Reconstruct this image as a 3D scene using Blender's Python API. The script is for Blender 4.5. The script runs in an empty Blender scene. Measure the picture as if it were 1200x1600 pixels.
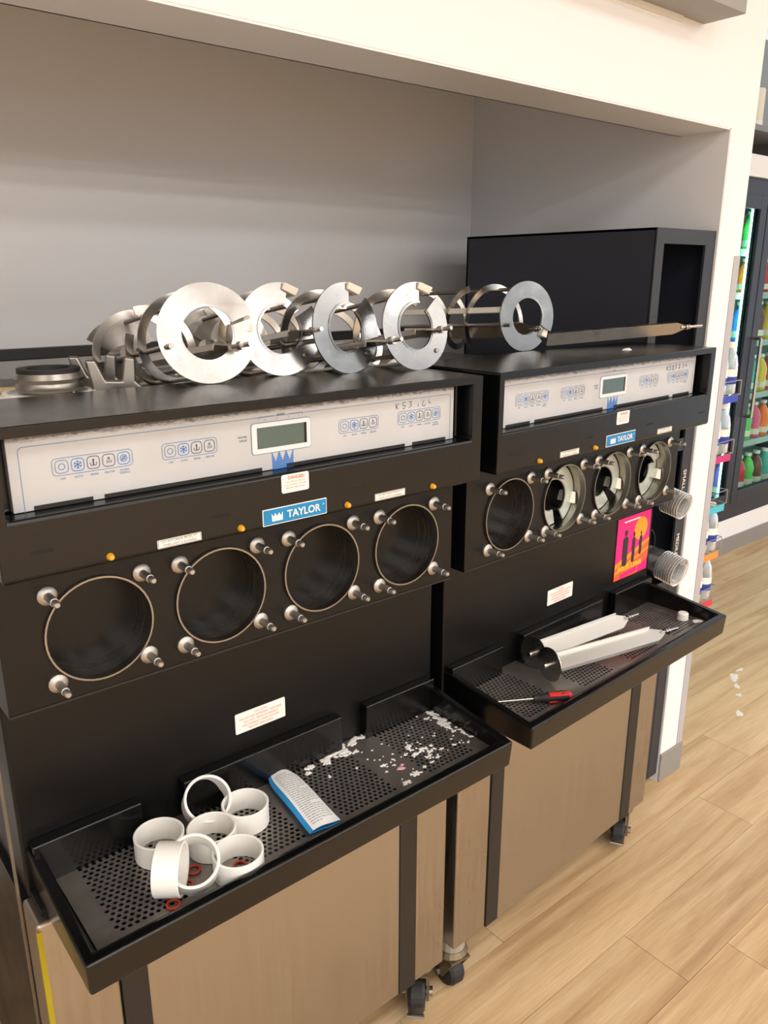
import bpy, bmesh, math, random
from mathutils import Vector, Matrix
R = math.radians
random.seed(7)
scene = bpy.context.scene
COL = scene.collection

# ------------------------------------------------------------------ camera
cam_d = bpy.data.cameras.new('camera')
cam_d.sensor_fit = 'VERTICAL'; cam_d.sensor_height = 36.0
cam_d.lens = 1241.7 / 1600 * 36.0
cam_d.clip_start = 0.02
cam = bpy.data.objects.new('camera', cam_d); COL.objects.link(cam)
cam.location = (-0.1967, -0.9738, 1.5464)
cam.rotation_euler = (R(90 - 16.499), 0, R(-39.466))
scene.camera = cam

# ------------------------------------------------------------------ world, lights, exposure
world = bpy.data.worlds.new('shop_air'); scene.world = world
world.use_nodes = True
bg = world.node_tree.nodes['Background']
bg.inputs[0].default_value = (0.90, 0.95, 1.0, 1); bg.inputs[1].default_value = 0.95

def area(name, loc, sx, sy, power, col=(0.965, 0.98, 1.0), rot=(0, 0, 0)):
    l = bpy.data.lights.new(name, 'AREA'); l.shape = 'RECTANGLE'; l.size = sx; l.size_y = sy
    l.energy = power; l.color = col
    o = bpy.data.objects.new(name, l); COL.objects.link(o); o.location = loc; o.rotation_euler = rot
    return o
for lx in (-3.8, -1.6, 0.6, 2.8, 5.0):
    for ly, pw in ((-1.65, 17), (-3.7, 36), (-5.8, 48), (-7.9, 50), (-10.0, 50), (-12.1, 50)):
        area('ceiling_troffer_light', (lx, ly, 2.90), 1.2, 0.6, pw)
scene.view_settings.view_transform = 'Standard'
scene.view_settings.look = 'None'
scene.view_settings.exposure = 0.02
scene.view_settings.gamma = 1.0
scene.view_settings.use_curve_mapping = False
scene.cycles.use_denoising = True
scene.cycles.max_bounces = 10
scene.cycles.sample_clamp_indirect = 6.0

# ------------------------------------------------------------------ materials
def s2l(c):
    return tuple(((v / 12.92) if v <= 0.04045 else ((v + 0.055) / 1.055) ** 2.4) for v in [x / 255 for x in c]) + (1,)
MATS = {}
def mat(name, rgb, rough=0.5, metal=0.0, spec=0.5, coat=0.0, emis=None, estr=0, trans=0, ior=1.45, bump=0, bscale=200, noise=0, nscale=20, alpha=1, aniso=0):
    if name in MATS: return MATS[name]
    m = bpy.data.materials.new(name); m.use_nodes = True; MATS[name] = m
    nt = m.node_tree; b = nt.nodes['Principled BSDF']
    c = s2l(rgb)
    b.inputs['Base Color'].default_value = c; b.inputs['Roughness'].default_value = rough
    b.inputs['Metallic'].default_value = metal; b.inputs['Specular IOR Level'].default_value = spec
    b.inputs['Coat Weight'].default_value = coat; b.inputs['IOR'].default_value = ior
    b.inputs['Transmission Weight'].default_value = trans
    if aniso: b.inputs['Anisotropic'].default_value = aniso
    if emis: b.inputs['Emission Color'].default_value = s2l(emis); b.inputs['Emission Strength'].default_value = estr
    if noise or bump:
        tc = nt.nodes.new('ShaderNodeTexCoord'); n = nt.nodes.new('ShaderNodeTexNoise')
        n.inputs['Scale'].default_value = nscale; n.inputs['Detail'].default_value = 6
        nt.links.new(tc.outputs['Object'], n.inputs['Vector'])
        if noise:
            r = nt.nodes.new('ShaderNodeMapRange'); r.inputs[1].default_value = 0.3; r.inputs[2].default_value = 0.7
            r.inputs[3].default_value = max(0.02, rough - noise); r.inputs[4].default_value = min(1, rough + noise)
            nt.links.new(n.outputs['Fac'], r.inputs[0]); nt.links.new(r.outputs[0], b.inputs['Roughness'])
        if bump:
            n2 = nt.nodes.new('ShaderNodeTexNoise'); n2.inputs['Scale'].default_value = bscale; n2.inputs['Detail'].default_value = 2
            nt.links.new(tc.outputs['Object'], n2.inputs['Vector'])
            bp = nt.nodes.new('ShaderNodeBump'); bp.inputs['Strength'].default_value = bump; bp.inputs['Distance'].default_value = 0.002
            nt.links.new(n2.outputs['Fac'], bp.inputs['Height']); nt.links.new(bp.outputs[0], b.inputs['Normal'])
    return m

def brushed(name, rgb, rough, stretch=(1, 1, 60), scale=8, amt=0.12, tint=0.08):
    m = mat(name, rgb, rough, metal=1.0); nt = m.node_tree; b = nt.nodes['Principled BSDF']
    tc = nt.nodes.new('ShaderNodeTexCoord'); mp = nt.nodes.new('ShaderNodeMapping'); n = nt.nodes.new('ShaderNodeTexNoise')
    mp.inputs['Scale'].default_value = stretch; n.inputs['Scale'].default_value = scale; n.inputs['Detail'].default_value = 5
    nt.links.new(tc.outputs['Object'], mp.inputs[0]); nt.links.new(mp.outputs[0], n.inputs['Vector'])
    r = nt.nodes.new('ShaderNodeMapRange'); r.inputs[3].default_value = rough - amt; r.inputs[4].default_value = rough + amt
    r.inputs[1].default_value = .25; r.inputs[2].default_value = .75
    nt.links.new(n.outputs['Fac'], r.inputs[0]); nt.links.new(r.outputs[0], b.inputs['Roughness'])
    mx = nt.nodes.new('ShaderNodeMix'); mx.data_type = 'RGBA'
    c = s2l(rgb)
    mx.inputs[6].default_value = tuple(v * (1 - tint) for v in c[:3]) + (1,); mx.inputs[7].default_value = tuple(min(1, v * (1 + tint)) for v in c[:3]) + (1,)
    nt.links.new(n.outputs['Fac'], mx.inputs[0]); nt.links.new(mx.outputs[2], b.inputs['Base Color'])
    return m

def wood(name, c1, c2, c3):
    m = mat(name, c1, 0.42); nt = m.node_tree; b = nt.nodes['Principled BSDF']
    tc = nt.nodes.new('ShaderNodeTexCoord'); oi = nt.nodes.new('ShaderNodeObjectInfo')
    mul = nt.nodes.new('ShaderNodeMath'); mul.operation = 'MULTIPLY'; mul.inputs[1].default_value = 37.0
    nt.links.new(oi.outputs['Random'], mul.inputs[0])
    cx = nt.nodes.new('ShaderNodeCombineXYZ'); nt.links.new(mul.outputs[0], cx.inputs[0]); nt.links.new(mul.outputs[0], cx.inputs[1]); nt.links.new(mul.outputs[0], cx.inputs[2])
    add = nt.nodes.new('ShaderNodeVectorMath'); add.operation = 'ADD'
    nt.links.new(tc.outputs['Object'], add.inputs[0]); nt.links.new(cx.outputs[0], add.inputs[1])
    mp = nt.nodes.new('ShaderNodeMapping'); mp.inputs['Scale'].default_value = (0.6, 8.0, 1.0); nt.links.new(add.outputs[0], mp.inputs[0])
    n1 = nt.nodes.new('ShaderNodeTexNoise'); n1.inputs['Scale'].default_value = 2.6; n1.inputs['Detail'].default_value = 7; n1.inputs['Distortion'].default_value = .6
    nt.links.new(mp.outputs[0], n1.inputs['Vector'])
    mp2 = nt.nodes.new('ShaderNodeMapping'); mp2.inputs['Scale'].default_value = (4.0, 90.0, 1.0); nt.links.new(add.outputs[0], mp2.inputs[0])
    n2 = nt.nodes.new('ShaderNodeTexNoise'); n2.inputs['Scale'].default_value = 3.0; n2.inputs['Detail'].default_value = 4
    nt.links.new(mp2.outputs[0], n2.inputs['Vector'])
    ramp = nt.nodes.new('ShaderNodeValToRGB'); e = ramp.color_ramp.elements
    e[0].position = .30; e[0].color = s2l(c3); e[1].position = .70; e[1].color = s2l(c2)
    k = ramp.color_ramp.elements.new(.5); k.color = s2l(c1)
    nt.links.new(n1.outputs['Fac'], ramp.inputs[0])
    mr = nt.nodes.new('ShaderNodeMapRange'); mr.inputs[1].default_value = .3; mr.inputs[2].default_value = .75; mr.inputs[3].default_value = .87; mr.inputs[4].default_value = 1.07
    nt.links.new(n2.outputs['Fac'], mr.inputs[0])
    mr2 = nt.nodes.new('ShaderNodeMapRange'); mr2.inputs[3].default_value = .90; mr2.inputs[4].default_value = 1.08
    nt.links.new(oi.outputs['Random'], mr2.inputs[0])
    mm = nt.nodes.new('ShaderNodeMath'); mm.operation = 'MULTIPLY'; nt.links.new(mr.outputs[0], mm.inputs[0]); nt.links.new(mr2.outputs[0], mm.inputs[1])
    vm = nt.nodes.new('ShaderNodeVectorMath'); vm.operation = 'SCALE'; nt.links.new(ramp.outputs[0], vm.inputs[0]); nt.links.new(mm.outputs[0], vm.inputs['Scale'])
    nt.links.new(vm.outputs[0], b.inputs['Base Color'])
    bp = nt.nodes.new('ShaderNodeBump'); bp.inputs['Strength'].default_value = .15; bp.inputs['Distance'].default_value = .001
    nt.links.new(n2.outputs['Fac'], bp.inputs['Height']); nt.links.new(bp.outputs[0], b.inputs['Normal'])
    return m

M_wall = mat('white_wall_paint', (234, 233, 233), .55, bump=.05, bscale=350)
M_alc = mat('grey_alcove_paint', (226, 225, 226), .24, spec=.7)
M_ceil = mat('ceiling_white', (225, 222, 216), .8)
M_box = mat('grey_metal_box', (150, 148, 145), .5)
M_base = mat('grey_cove_base', (138, 134, 130), .5)
M_guard = mat('grey_corner_guard', (176, 172, 176), .35)
M_wood = wood('vinyl_oak_plank', (202, 170, 128), (215, 186, 146), (180, 145, 105))
M_black = mat('black_plastic', (10, 10, 11), .23, spec=.42, noise=.03, nscale=14, bump=.02, bscale=500)
M_blackm = mat('black_painted_panel', (9, 9, 9), .36, spec=.36, noise=.06, nscale=6)
M_blacktray = mat('black_tray_plastic', (10, 10, 10), .20, spec=.5, noise=.05, nscale=20)
M_strip = mat('black_trim_strip', (32, 29, 27), .5)
M_dark = mat('dark_void', (8, 8, 9), .7)
M_cupcab = mat('dark_laminate', (43, 46, 56), .45)
M_cupedge = mat('grey_laminate_edge', (46, 48, 54), .5)
M_cupin = mat('dark_laminate_inside', (24, 30, 40), .6)
M_steel = brushed('brushed_steel_front', (174, 167, 157), .36, (40, 40, 1.2), 4, .06, .05)
M_steel_s = brushed('scuffed_steel_side', (172, 164, 154), .34, (25, 25, 1.5), 6, .10, .10)
M_grate = mat('stainless_grate', (152, 147, 142), .44, metal=.85, noise=.10, nscale=30)
M_alu = mat('polished_aluminium', (160, 160, 159), .23, metal=1.0, noise=.06, nscale=40)
M_ss = mat('stainless', (190, 186, 180), .22, metal=1.0, noise=.06, nscale=30)
M_ssd = mat('dull_stainless', (150, 145, 138), .34, metal=1.0, noise=.08, nscale=30)
M_barrel = brushed('barrel_steel', (168, 162, 155), .24, (1, 90, 1), 6, .14, .4)
M_lip = mat('barrel_lip_steel', (150, 147, 142), .28, metal=1.0)
M_green = mat('green_reflection_steel', (206, 216, 208), .42, metal=.6)  # steel with the cooler's green reflection put into its colour
M_white = mat('white_plastic', (236, 234, 228), .38)
M_cream = mat('cream_plastic', (226, 220, 205), .45)
M_red = mat('red_rubber', (176, 62, 38), .5)
M_brass = mat('amber_lens', (222, 160, 40), .25, coat=.5)
M_blue = mat('blue_print', (44, 116, 190), .5)
M_line = mat('blue_line_print', (92, 128, 168), .5)
M_ink = mat('grey_ink', (118, 116, 118), .6)
M_navy = mat('icon_ink', (60, 74, 100), .6)
M_label = mat('white_label', (238, 232, 224), .5)
M_labeltxt = mat('red_label_print', (214, 120, 96), .6)
M_blacktxt = mat('black_print', (60, 56, 54), .6)
M_plate = mat('blue_nameplate', (30, 132, 192), .30, metal=.3)
M_lcd = mat('lcd_glass', (72, 92, 88), .16, coat=.3)
M_lcdframe = mat('lcd_white_frame', (214, 214, 214), .4)
M_rubber = mat('black_rubber', (34, 33, 33), .6)
M_caster = mat('dirty_zinc', (120, 106, 84), .5, metal=.7, noise=.15, nscale=60)
M_yellow = mat('dull_yellow', (160, 142, 16), .5)
M_foam = mat('milk_foam', (238, 236, 231), .45)
M_pinkfoam = mat('pink_foam', (214, 160, 176), .45)
M_spill = mat('dried_white_spill', (226, 224, 214), .5)
M_pktw = mat('packet_white', (238, 240, 240), .4)
M_pktb = mat('packet_blue', (52, 148, 214), .4)
M_magenta = mat('magenta_print', (222, 28, 122), .45)
M_orange = mat('orange_print', (240, 150, 40), .45)
M_redor = mat('red_orange_print', (238, 92, 52), .45)
M_figure = mat('dark_print', (44, 32, 40), .5)
M_gold = mat('gold_print', (246, 190, 60), .5)
M_clear = mat('clear_cup_plastic', (238, 238, 236), .12, trans=.85, ior=1.3)
M_bottle = mat('clear_bottle', (214, 222, 226), .10, trans=.65, ior=1.3)
M_glass = mat('cooler_glass', (226, 240, 236), .02, trans=1.0, ior=1.05)
M_frame = mat('cooler_black_frame', (40, 44, 56), .35)
M_coolin = mat('cooler_inside', (150, 176, 172), .5)
M_led = mat('cooler_led', (200, 255, 240), .5, emis=(170, 255, 235), estr=26.0)
M_tan = mat('tan_stick', (190, 165, 120), .6)
M_handle = mat('red_handle', (196, 40, 40), .35)
M_wire = mat('wire_chrome', (176, 172, 168), .3, metal=.9)

# panel with scraped dirt along its upper edge
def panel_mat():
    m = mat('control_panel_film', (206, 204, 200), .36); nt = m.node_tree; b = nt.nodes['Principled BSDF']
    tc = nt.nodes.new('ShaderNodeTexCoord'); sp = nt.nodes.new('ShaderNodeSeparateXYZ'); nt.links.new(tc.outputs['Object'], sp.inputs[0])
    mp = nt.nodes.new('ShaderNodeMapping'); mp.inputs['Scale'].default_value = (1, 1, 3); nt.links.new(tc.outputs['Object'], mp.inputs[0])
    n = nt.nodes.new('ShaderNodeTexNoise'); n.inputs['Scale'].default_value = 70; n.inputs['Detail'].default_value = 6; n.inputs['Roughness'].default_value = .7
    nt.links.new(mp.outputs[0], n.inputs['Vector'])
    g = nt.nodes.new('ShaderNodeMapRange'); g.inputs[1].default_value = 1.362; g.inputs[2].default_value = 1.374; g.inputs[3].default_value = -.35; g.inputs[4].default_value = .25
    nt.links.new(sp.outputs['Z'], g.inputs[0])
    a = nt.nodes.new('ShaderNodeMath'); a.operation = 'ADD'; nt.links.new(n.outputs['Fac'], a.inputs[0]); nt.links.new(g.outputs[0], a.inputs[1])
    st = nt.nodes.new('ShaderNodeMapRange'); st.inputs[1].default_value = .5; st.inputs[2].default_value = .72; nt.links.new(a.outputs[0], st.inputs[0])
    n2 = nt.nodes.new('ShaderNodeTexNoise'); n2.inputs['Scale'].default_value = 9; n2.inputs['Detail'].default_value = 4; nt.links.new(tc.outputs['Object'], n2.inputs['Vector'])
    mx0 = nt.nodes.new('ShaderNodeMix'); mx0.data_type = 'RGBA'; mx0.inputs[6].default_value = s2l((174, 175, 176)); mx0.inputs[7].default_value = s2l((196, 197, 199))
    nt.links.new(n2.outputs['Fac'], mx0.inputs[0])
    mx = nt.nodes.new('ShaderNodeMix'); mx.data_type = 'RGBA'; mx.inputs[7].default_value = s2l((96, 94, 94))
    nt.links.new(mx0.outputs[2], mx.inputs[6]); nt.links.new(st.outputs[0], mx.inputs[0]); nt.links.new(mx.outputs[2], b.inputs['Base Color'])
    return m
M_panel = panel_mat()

# ------------------------------------------------------------------ mesh helpers
class MB:
    def __init__(s): s.v = []; s.f = []
    def add(s, vs, fs):
        n = len(s.v); s.v += [tuple(v) for v in vs]; s.f += [tuple(i + n for i in f) for f in fs]; return s
    def box(s, x0, x1, y0, y1, z0, z1):
        return s.add([(x0, y0, z0), (x1, y0, z0), (x1, y1, z0), (x0, y1, z0), (x0, y0, z1), (x1, y0, z1), (x1, y1, z1), (x0, y1, z1)],
                     [(0, 3, 2, 1), (4, 5, 6, 7), (0, 1, 5, 4), (1, 2, 6, 5), (2, 3, 7, 6), (3, 0, 4, 7)])
    def hexa(s, b, t):
        return s.add(list(b) + list(t), [(0, 3, 2, 1), (4, 5, 6, 7), (0, 1, 5, 4), (1, 2, 6, 5), (2, 3, 7, 6), (3, 0, 4, 7)])
    def tube(s, p0, p1, r, n=10, r1=None, caps=True):
        p0 = Vector(p0); p1 = Vector(p1); d = (p1 - p0).normalized(); r1 = r if r1 is None else r1
        a = Vector((0, 0, 1)) if abs(d.z) < .9 else Vector((1, 0, 0)); u = d.cross(a).normalized(); w = d.cross(u)
        vs = []
        for p, rr in ((p0, r), (p1, r1)):
            for k in range(n):
                t = 2 * math.pi * k / n; vs.append(p + rr * (math.cos(t) * u + math.sin(t) * w))
        fs = [(k, (k + 1) % n, n + (k + 1) % n, n + k) for k in range(n)]
        if caps: fs += [tuple(range(n))[::-1], tuple(range(n, 2 * n))]
        return s.add(vs, fs)
    def path(s, pts, r, n=6):
        for a, b in zip(pts[:-1], pts[1:]): s.tube(a, b, r, n)
        return s
    def lathe(s, prof, n=24, axis='Z', c=(0, 0, 0), closed=False):
        # prof: (r, h) along the axis
        vs = []; m = len(prof); cx, cy, cz = c
        for k in range(n):
            t = 2 * math.pi * k / n; ct, st = math.cos(t), math.sin(t)
            for r, h in prof:
                if axis == 'Z': vs.append((cx + r * ct, cy + r * st, cz + h))
                elif axis == 'Y': vs.append((cx + r * ct, cy + h, cz + r * st))
                else: vs.append((cx + h, cy + r * ct, cz + r * st))
        fs = []
        top = m if closed else m - 1
        for k in range(n):
            for j in range(top):
                a = k * m + j; b = k * m + (j + 1) % m; c2 = ((k + 1) % n) * m + (j + 1) % m; d = ((k + 1) % n) * m + j
                fs.append((a, b, c2, d))
        return s.add(vs, fs)
    def ribbon(s, r0, r1, a0, a1, y0, y1, th=.003, n=32):
        # helical ribbon about the Y axis, angles in degrees from +X towards +Z
        vs = []; fs = []
        for k in range(n + 1):
            t = k / n; a = R(a0 + (a1 - a0) * t); y = y0 + (y1 - y0) * t
            for rr, yy in ((r0, y), (r1, y), (r1, y + th), (r0, y + th)):
                vs.append((rr * math.cos(a), yy, rr * math.sin(a)))
        for k in range(n):
            for j in range(4):
                fs.append((k * 4 + j, k * 4 + (j + 1) % 4, (k + 1) * 4 + (j + 1) % 4, (k + 1) * 4 + j))
        fs += [(0, 1, 2, 3), (n * 4 + 3, n * 4 + 2, n * 4 + 1, n * 4)]
        return s.add(vs, fs)
    def torus(s, R0, r, n=24, m=8, c=(0, 0, 0)):
        vs = []; fs = []
        for k in range(n):
            a = 2 * math.pi * k / n
            for j in range(m):
                b = 2 * math.pi * j / m; q = R0 + r * math.cos(b)
                vs.append((c[0] + q * math.cos(a), c[1] + q * math.sin(a), c[2] + r * math.sin(b)))
        for k in range(n):
            for j in range(m):
                fs.append((k * m + j, ((k + 1) % n) * m + j, ((k + 1) % n) * m + (j + 1) % m, k * m + (j + 1) % m))
        return s.add(vs, fs)
    def poly(s, pts, y0, y1):
        # (x,z) outline (counter-clockwise seen from -Y) extruded from y0 to y1
        n = len(pts); vs = [(x, y0, z) for x, z in pts] + [(x, y1, z) for x, z in pts]
        return s.add(vs, [tuple(range(n)), tuple(range(n, 2 * n))[::-1]] + [(k, n + k, n + (k + 1) % n, (k + 1) % n) for k in range(n)])
    def rrect(s, x0, x1, z0, z1, r, y0, y1, n=4):
        return s.poly(rr_pts(x0, x1, z0, z1, r, n), y0, y1)
    def rring(s, x0, x1, z0, z1, r, w, y, n=5):
        o = rr_pts(x0, x1, z0, z1, r, n); i = rr_pts(x0 + w, x1 - w, z0 + w, z1 - w, max(r - w, .0002), n); m = len(o)
        return s.add([(x, y, z) for x, z in o] + [(x, y, z) for x, z in i], [(k, (k + 1) % m, m + (k + 1) % m, m + k) for k in range(m)])
    def circ(s, cx, cz, r0, r1, y, n=14):
        vs = [(cx + r * math.cos(2 * math.pi * k / n), y, cz + r * math.sin(2 * math.pi * k / n)) for r in (r1, r0) for k in range(n)]
        return s.add(vs, [(k, (k + 1) % n, n + (k + 1) % n, n + k) for k in range(n)])
    def stroke(s, p, q, w, y):
        d = Vector((q[0] - p[0], q[1] - p[1])); L = d.length or 1e-6; nx, nz = -d.y / L * w / 2, d.x / L * w / 2
        return s.add([(p[0] + nx, y, p[1] + nz), (p[0] - nx, y, p[1] - nz), (q[0] - nx, y, q[1] - nz), (q[0] + nx, y, q[1] + nz)], [(0, 1, 2, 3)])
    def mesh(s, name):
        me = bpy.data.meshes.new(name); me.from_pydata(s.v, [], s.f); me.update(); return me
    def obj(s, name, m, parent=None, loc=(0, 0, 0), rot=(0, 0, 0), smooth=False, bevel=0, seg=3, fix=True):
        me = s.mesh(name)
        if fix:
            bm = bmesh.new(); bm.from_mesh(me); bmesh.ops.recalc_face_normals(bm, faces=bm.faces); bm.to_mesh(me); bm.free()
        me.materials.append(m)
        return link(name, me, parent, loc, rot, smooth, bevel, seg)
def rr_pts(x0, x1, z0, z1, r, n=4):
    pts = []
    for cx, cz, a in ((x1 - r, z0 + r, -90), (x1 - r, z1 - r, 0), (x0 + r, z1 - r, 90), (x0 + r, z0 + r, 180)):
        for k in range(n + 1):
            t = R(a + 90 * k / n); pts.append((cx + r * math.cos(t), cz + r * math.sin(t)))
    return pts
def link(name, me, parent=None, loc=(0, 0, 0), rot=(0, 0, 0), smooth=False, bevel=0, seg=3):
    o = bpy.data.objects.new(name, me); COL.objects.link(o); o.location = loc; o.rotation_euler = rot
    if parent: o.parent = parent
    if smooth:
        me.polygons.foreach_set('use_smooth', [True] * len(me.polygons))
        sm = me.attributes.get('sharp_edge')
        me.set_sharp_from_angle(angle=R(40))
    if bevel:
        b = o.modifiers.new('bevel', 'BEVEL'); b.width = bevel; b.segments = seg; b.limit_method = 'ANGLE'; b.angle_limit = R(35)
        me.polygons.foreach_set('use_smooth', [True] * len(me.polygons)); b.harden_normals = True
    return o
def thing(name, label, cat, loc=(0, 0, 0), rot=(0, 0, 0), group=None):
    o = bpy.data.objects.new(name, None); COL.objects.link(o); o.location = loc; o.rotation_euler = rot; o.empty_display_size = .05
    return tag(o, label, cat, group)
def tag(o, label, cat, group=None, kind=None):
    o['label'] = label; o['category'] = cat
    if group: o['group'] = group
    if kind: o['kind'] = kind
    return o
def struct(o): o['kind'] = 'structure'; return o
_tc = {}
def text(name, s, size, x, z, y, m, parent, align='CENTER', bold=0, shear=0, sx=1.0, rot=None):
    """flat lettering standing in the XZ plane, facing -Y"""
    key = (s, size, align, bold, shear, sx)
    if key not in _tc:
        c = bpy.data.curves.new('t', 'FONT'); c.body = s; c.size = size; c.align_x = align; c.align_y = 'CENTER'; c.offset = bold; c.shear = shear; c.resolution_u = 3
        t = bpy.data.objects.new('t', c); COL.objects.link(t)
        dg = bpy.context.evaluated_depsgraph_get(); me = bpy.data.meshes.new_from_object(t.evaluated_get(dg))
        bpy.data.objects.remove(t); bpy.data.curves.remove(c)
        for v in me.vertices: v.co = (v.co.x * sx, 0, v.co.y)
        me.name = name; _tc[key] = me
    me = _tc[key].copy(); me.materials.clear(); me.materials.append(m)
    return link(name, me, parent, (x, y, z), rot or (0, 0, 0))

# ------------------------------------------------------------------ setting
XR, YW, ZH = 1.866, 0.161, 1.900       # alcove right wall, front wall plane, header underside
struct(MB().box(-6, 7, -14, 1.6, -.05, -.006).obj('floor', M_wood))
floor = bpy.data.objects['floor']
pl = MB().box(0, 1.2185, 0, .1715, -.006, 0); pme = pl.mesh('plank'); pme.materials.append(M_wood)
row = 0; y = -2.2
offs = {0: 1.012, -1: 1.9, -2: 1.256}
y0 = .039
for i in range(-13, 7):
    off = offs.get(i, None)
    if off is None: off = (i * 0.437 + .3) % 1.22
    x = off - 1.22 * 3
    while x < 6.2:
        if x > -2.6:
            link('plank', pme, floor, (x, y0 + i * .1725, 0))
        x += 1.22
struct(MB().box(-6, 7, -14, YW, 2.93, 3.0).obj('ceiling', M_ceil))
struct(MB().box(-6, 7, -14.1, -14, -.05, 3.0).obj('wall_shop', M_wall))
struct(MB().box(-.6, XR, 1.065, 1.12, 0, 2.45).obj('wall_back', M_alc))
struct(MB().box(-.6, -.55, .30, 1.065, 0, 2.45).obj('wall_left', M_alc))
struct(MB().box(-.6, XR, .30, 1.065, 2.40, 2.45).obj('ceiling_alcove', M_alc))
hd = MB().box(-3, 1.986, YW, .296, ZH + .004, 3.0).box(XR + .004, 1.986, YW, 1.12, 0, ZH + .004)
struct(hd.obj('wall_front', M_wall))
struct(MB().box(XR, XR + .004, YW + .004, 1.065, 0, 2.40).box(XR, XR + .004, YW + .001, YW + .004, 0, ZH).obj('wall_right', M_alc))
struct(MB().box(-.6, XR, YW + .001, .300, ZH, ZH + .004).box(-.6, XR, .296, .300, ZH, 2.40).obj('trim_1', M_alc))
struct(MB().box(-3, -.6, YW, .30, 0, ZH).obj('wall_pier', M_wall))
g = MB().box(1.957, 1.9885, YW - .0022, YW, .10, 1.60).box(1.986, 1.9885, YW, YW + .05, .10, 1.60)
struct(g.obj('trim_2', M_guard, bevel=.001))
struct(MB().box(XR + .001, 1.9915, YW - .006, YW + .06, 0, .10).obj('baseboard_front', M_base, bevel=.004))
# deep shop wall beyond the pier, with the base under the coolers
YF = 1.146
struct(MB().box(1.986, 7, YF + .75, YF + .80, 0, 3.0).obj('wall_deep', mat('grey_far_wall', (150, 152, 152), .6)))
struct(MB().box(2.2, 7, YF, YF + .7, 0, .208).obj('trim_3', M_wall))
struct(MB().box(2.2, 7, YF - .01, YF, 0, .093).obj('baseboard_deep', M_base))
struct(MB().box(2.2, 7, YF - .02, YF + .7, 2.02, 2.12).obj('trim_4', M_wall))

# grey box fixed on the wall above the alcove
sb = thing('wall_cabinet', 'grey box fixed on the white wall above the alcove', 'cabinet', (.2, YW, 2.104))
MB().box(0, 1.494, -.10, 0, 0, .35).obj('body', M_box, sb, bevel=.002)
MB().box(.02, 1.40, -.006, 0, -.012, 0).obj('reflection_strip', M_ceil, sb)  # pale strip stands for a light reflection on the glossy wall

# ------------------------------------------------------------------ the machines
W = .76
HX0, HP, HR_, HZ = .1235, .1769, .0709, 1.1056
def crown_pts(x0, x1, z0, z1):
    w = x1 - x0; h = z1 - z0; p = [(x0, z0), (x1, z0), (x1 + .02 * w, z1)]
    xs = [1, .80, .665, .5, .335, .2, 0]
    top = [(.86, .52), (.68, .98), (.5, .52), (.32, .98), (.14, .52)]
    return p + [(x0 + a * w, z0 + b * h) for a, b in top] + [(x0 - .02 * w, z1)]

_btn = {}
def button_mesh(kind, s):
    if kind in _btn: return _btn[kind]
    b = MB().rring(-s / 2, s / 2, -s / 2, s / 2, s * .3, s * .05, 0)
    if kind == 'off': b.circ(0, 0, s * .20, s * .26, 0)
    elif kind == 'auto':
        for k in range(6):
            a = R(60 * k + 30); b.stroke((0, 0), (.30 * s * math.cos(a), .30 * s * math.sin(a)), s * .06, 0)
            c = (.2 * s * math.cos(a), .2 * s * math.sin(a))
            for d in (-1, 1): b.stroke(c, (c[0] + .13 * s * math.cos(a + d * .8), c[1] + .13 * s * math.sin(a + d * .8)), s * .045, 0)
    elif kind == 'prime':
        b.circ(0, .2 * s, 0, .08 * s, 0, 8); b.stroke((0, .18 * s), (0, -.2 * s), .09 * s, 0)
        b.stroke((-.25 * s, 0), (-.2 * s, -.22 * s), .05 * s, 0); b.stroke((.25 * s, 0), (.2 * s, -.22 * s), .05 * s, 0); b.stroke((-.2 * s, -.22 * s), (.2 * s, -.22 * s), .05 * s, 0)
    elif kind == 'heater':
        b.circ(0, .16 * s, .04 * s, .10 * s, 0, 8)
        for d in (-.16, 0, .16): b.stroke((d * s, .02 * s), (d * s + .04 * s, -.1 * s), .05 * s, 0); b.stroke((d * s + .04 * s, -.1 * s), (d * s, -.22 * s), .05 * s, 0)
    else:
        b.circ(0, 0, s * .24, s * .29, 0); b.circ(0, 0, s * .10, s * .15, 0); b.stroke((-.2 * s, -.2 * s), (.2 * s, .2 * s), .05 * s, 0)
    me = b.mesh('button'); me.materials.append(M_line if kind == 'off' else M_blue if kind in ('auto', 'alarm') else M_navy); _btn[kind] = me
    return me

stud_fl = MB().lathe([(0, 0), (.0125, 0), (.0125, -.0035), (.0090, -.0065), (.0055, -.007)], 16, 'Y')
stud_fl.lathe([(.0055, -.007), (.0055, -.030), (.0045, -.0305), (.0045, -.040), (.003, -.042), (0, -.042)], 12, 'Y')
stud_me = stud_fl.mesh('stud'); stud_me.materials.append(mat('stud_steel', (176, 172, 166), .42, metal=.9)); stud_me.polygons.foreach_set('use_smooth', [True] * len(stud_me.polygons)); stud_me.set_sharp_from_angle(angle=R(40))

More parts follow.
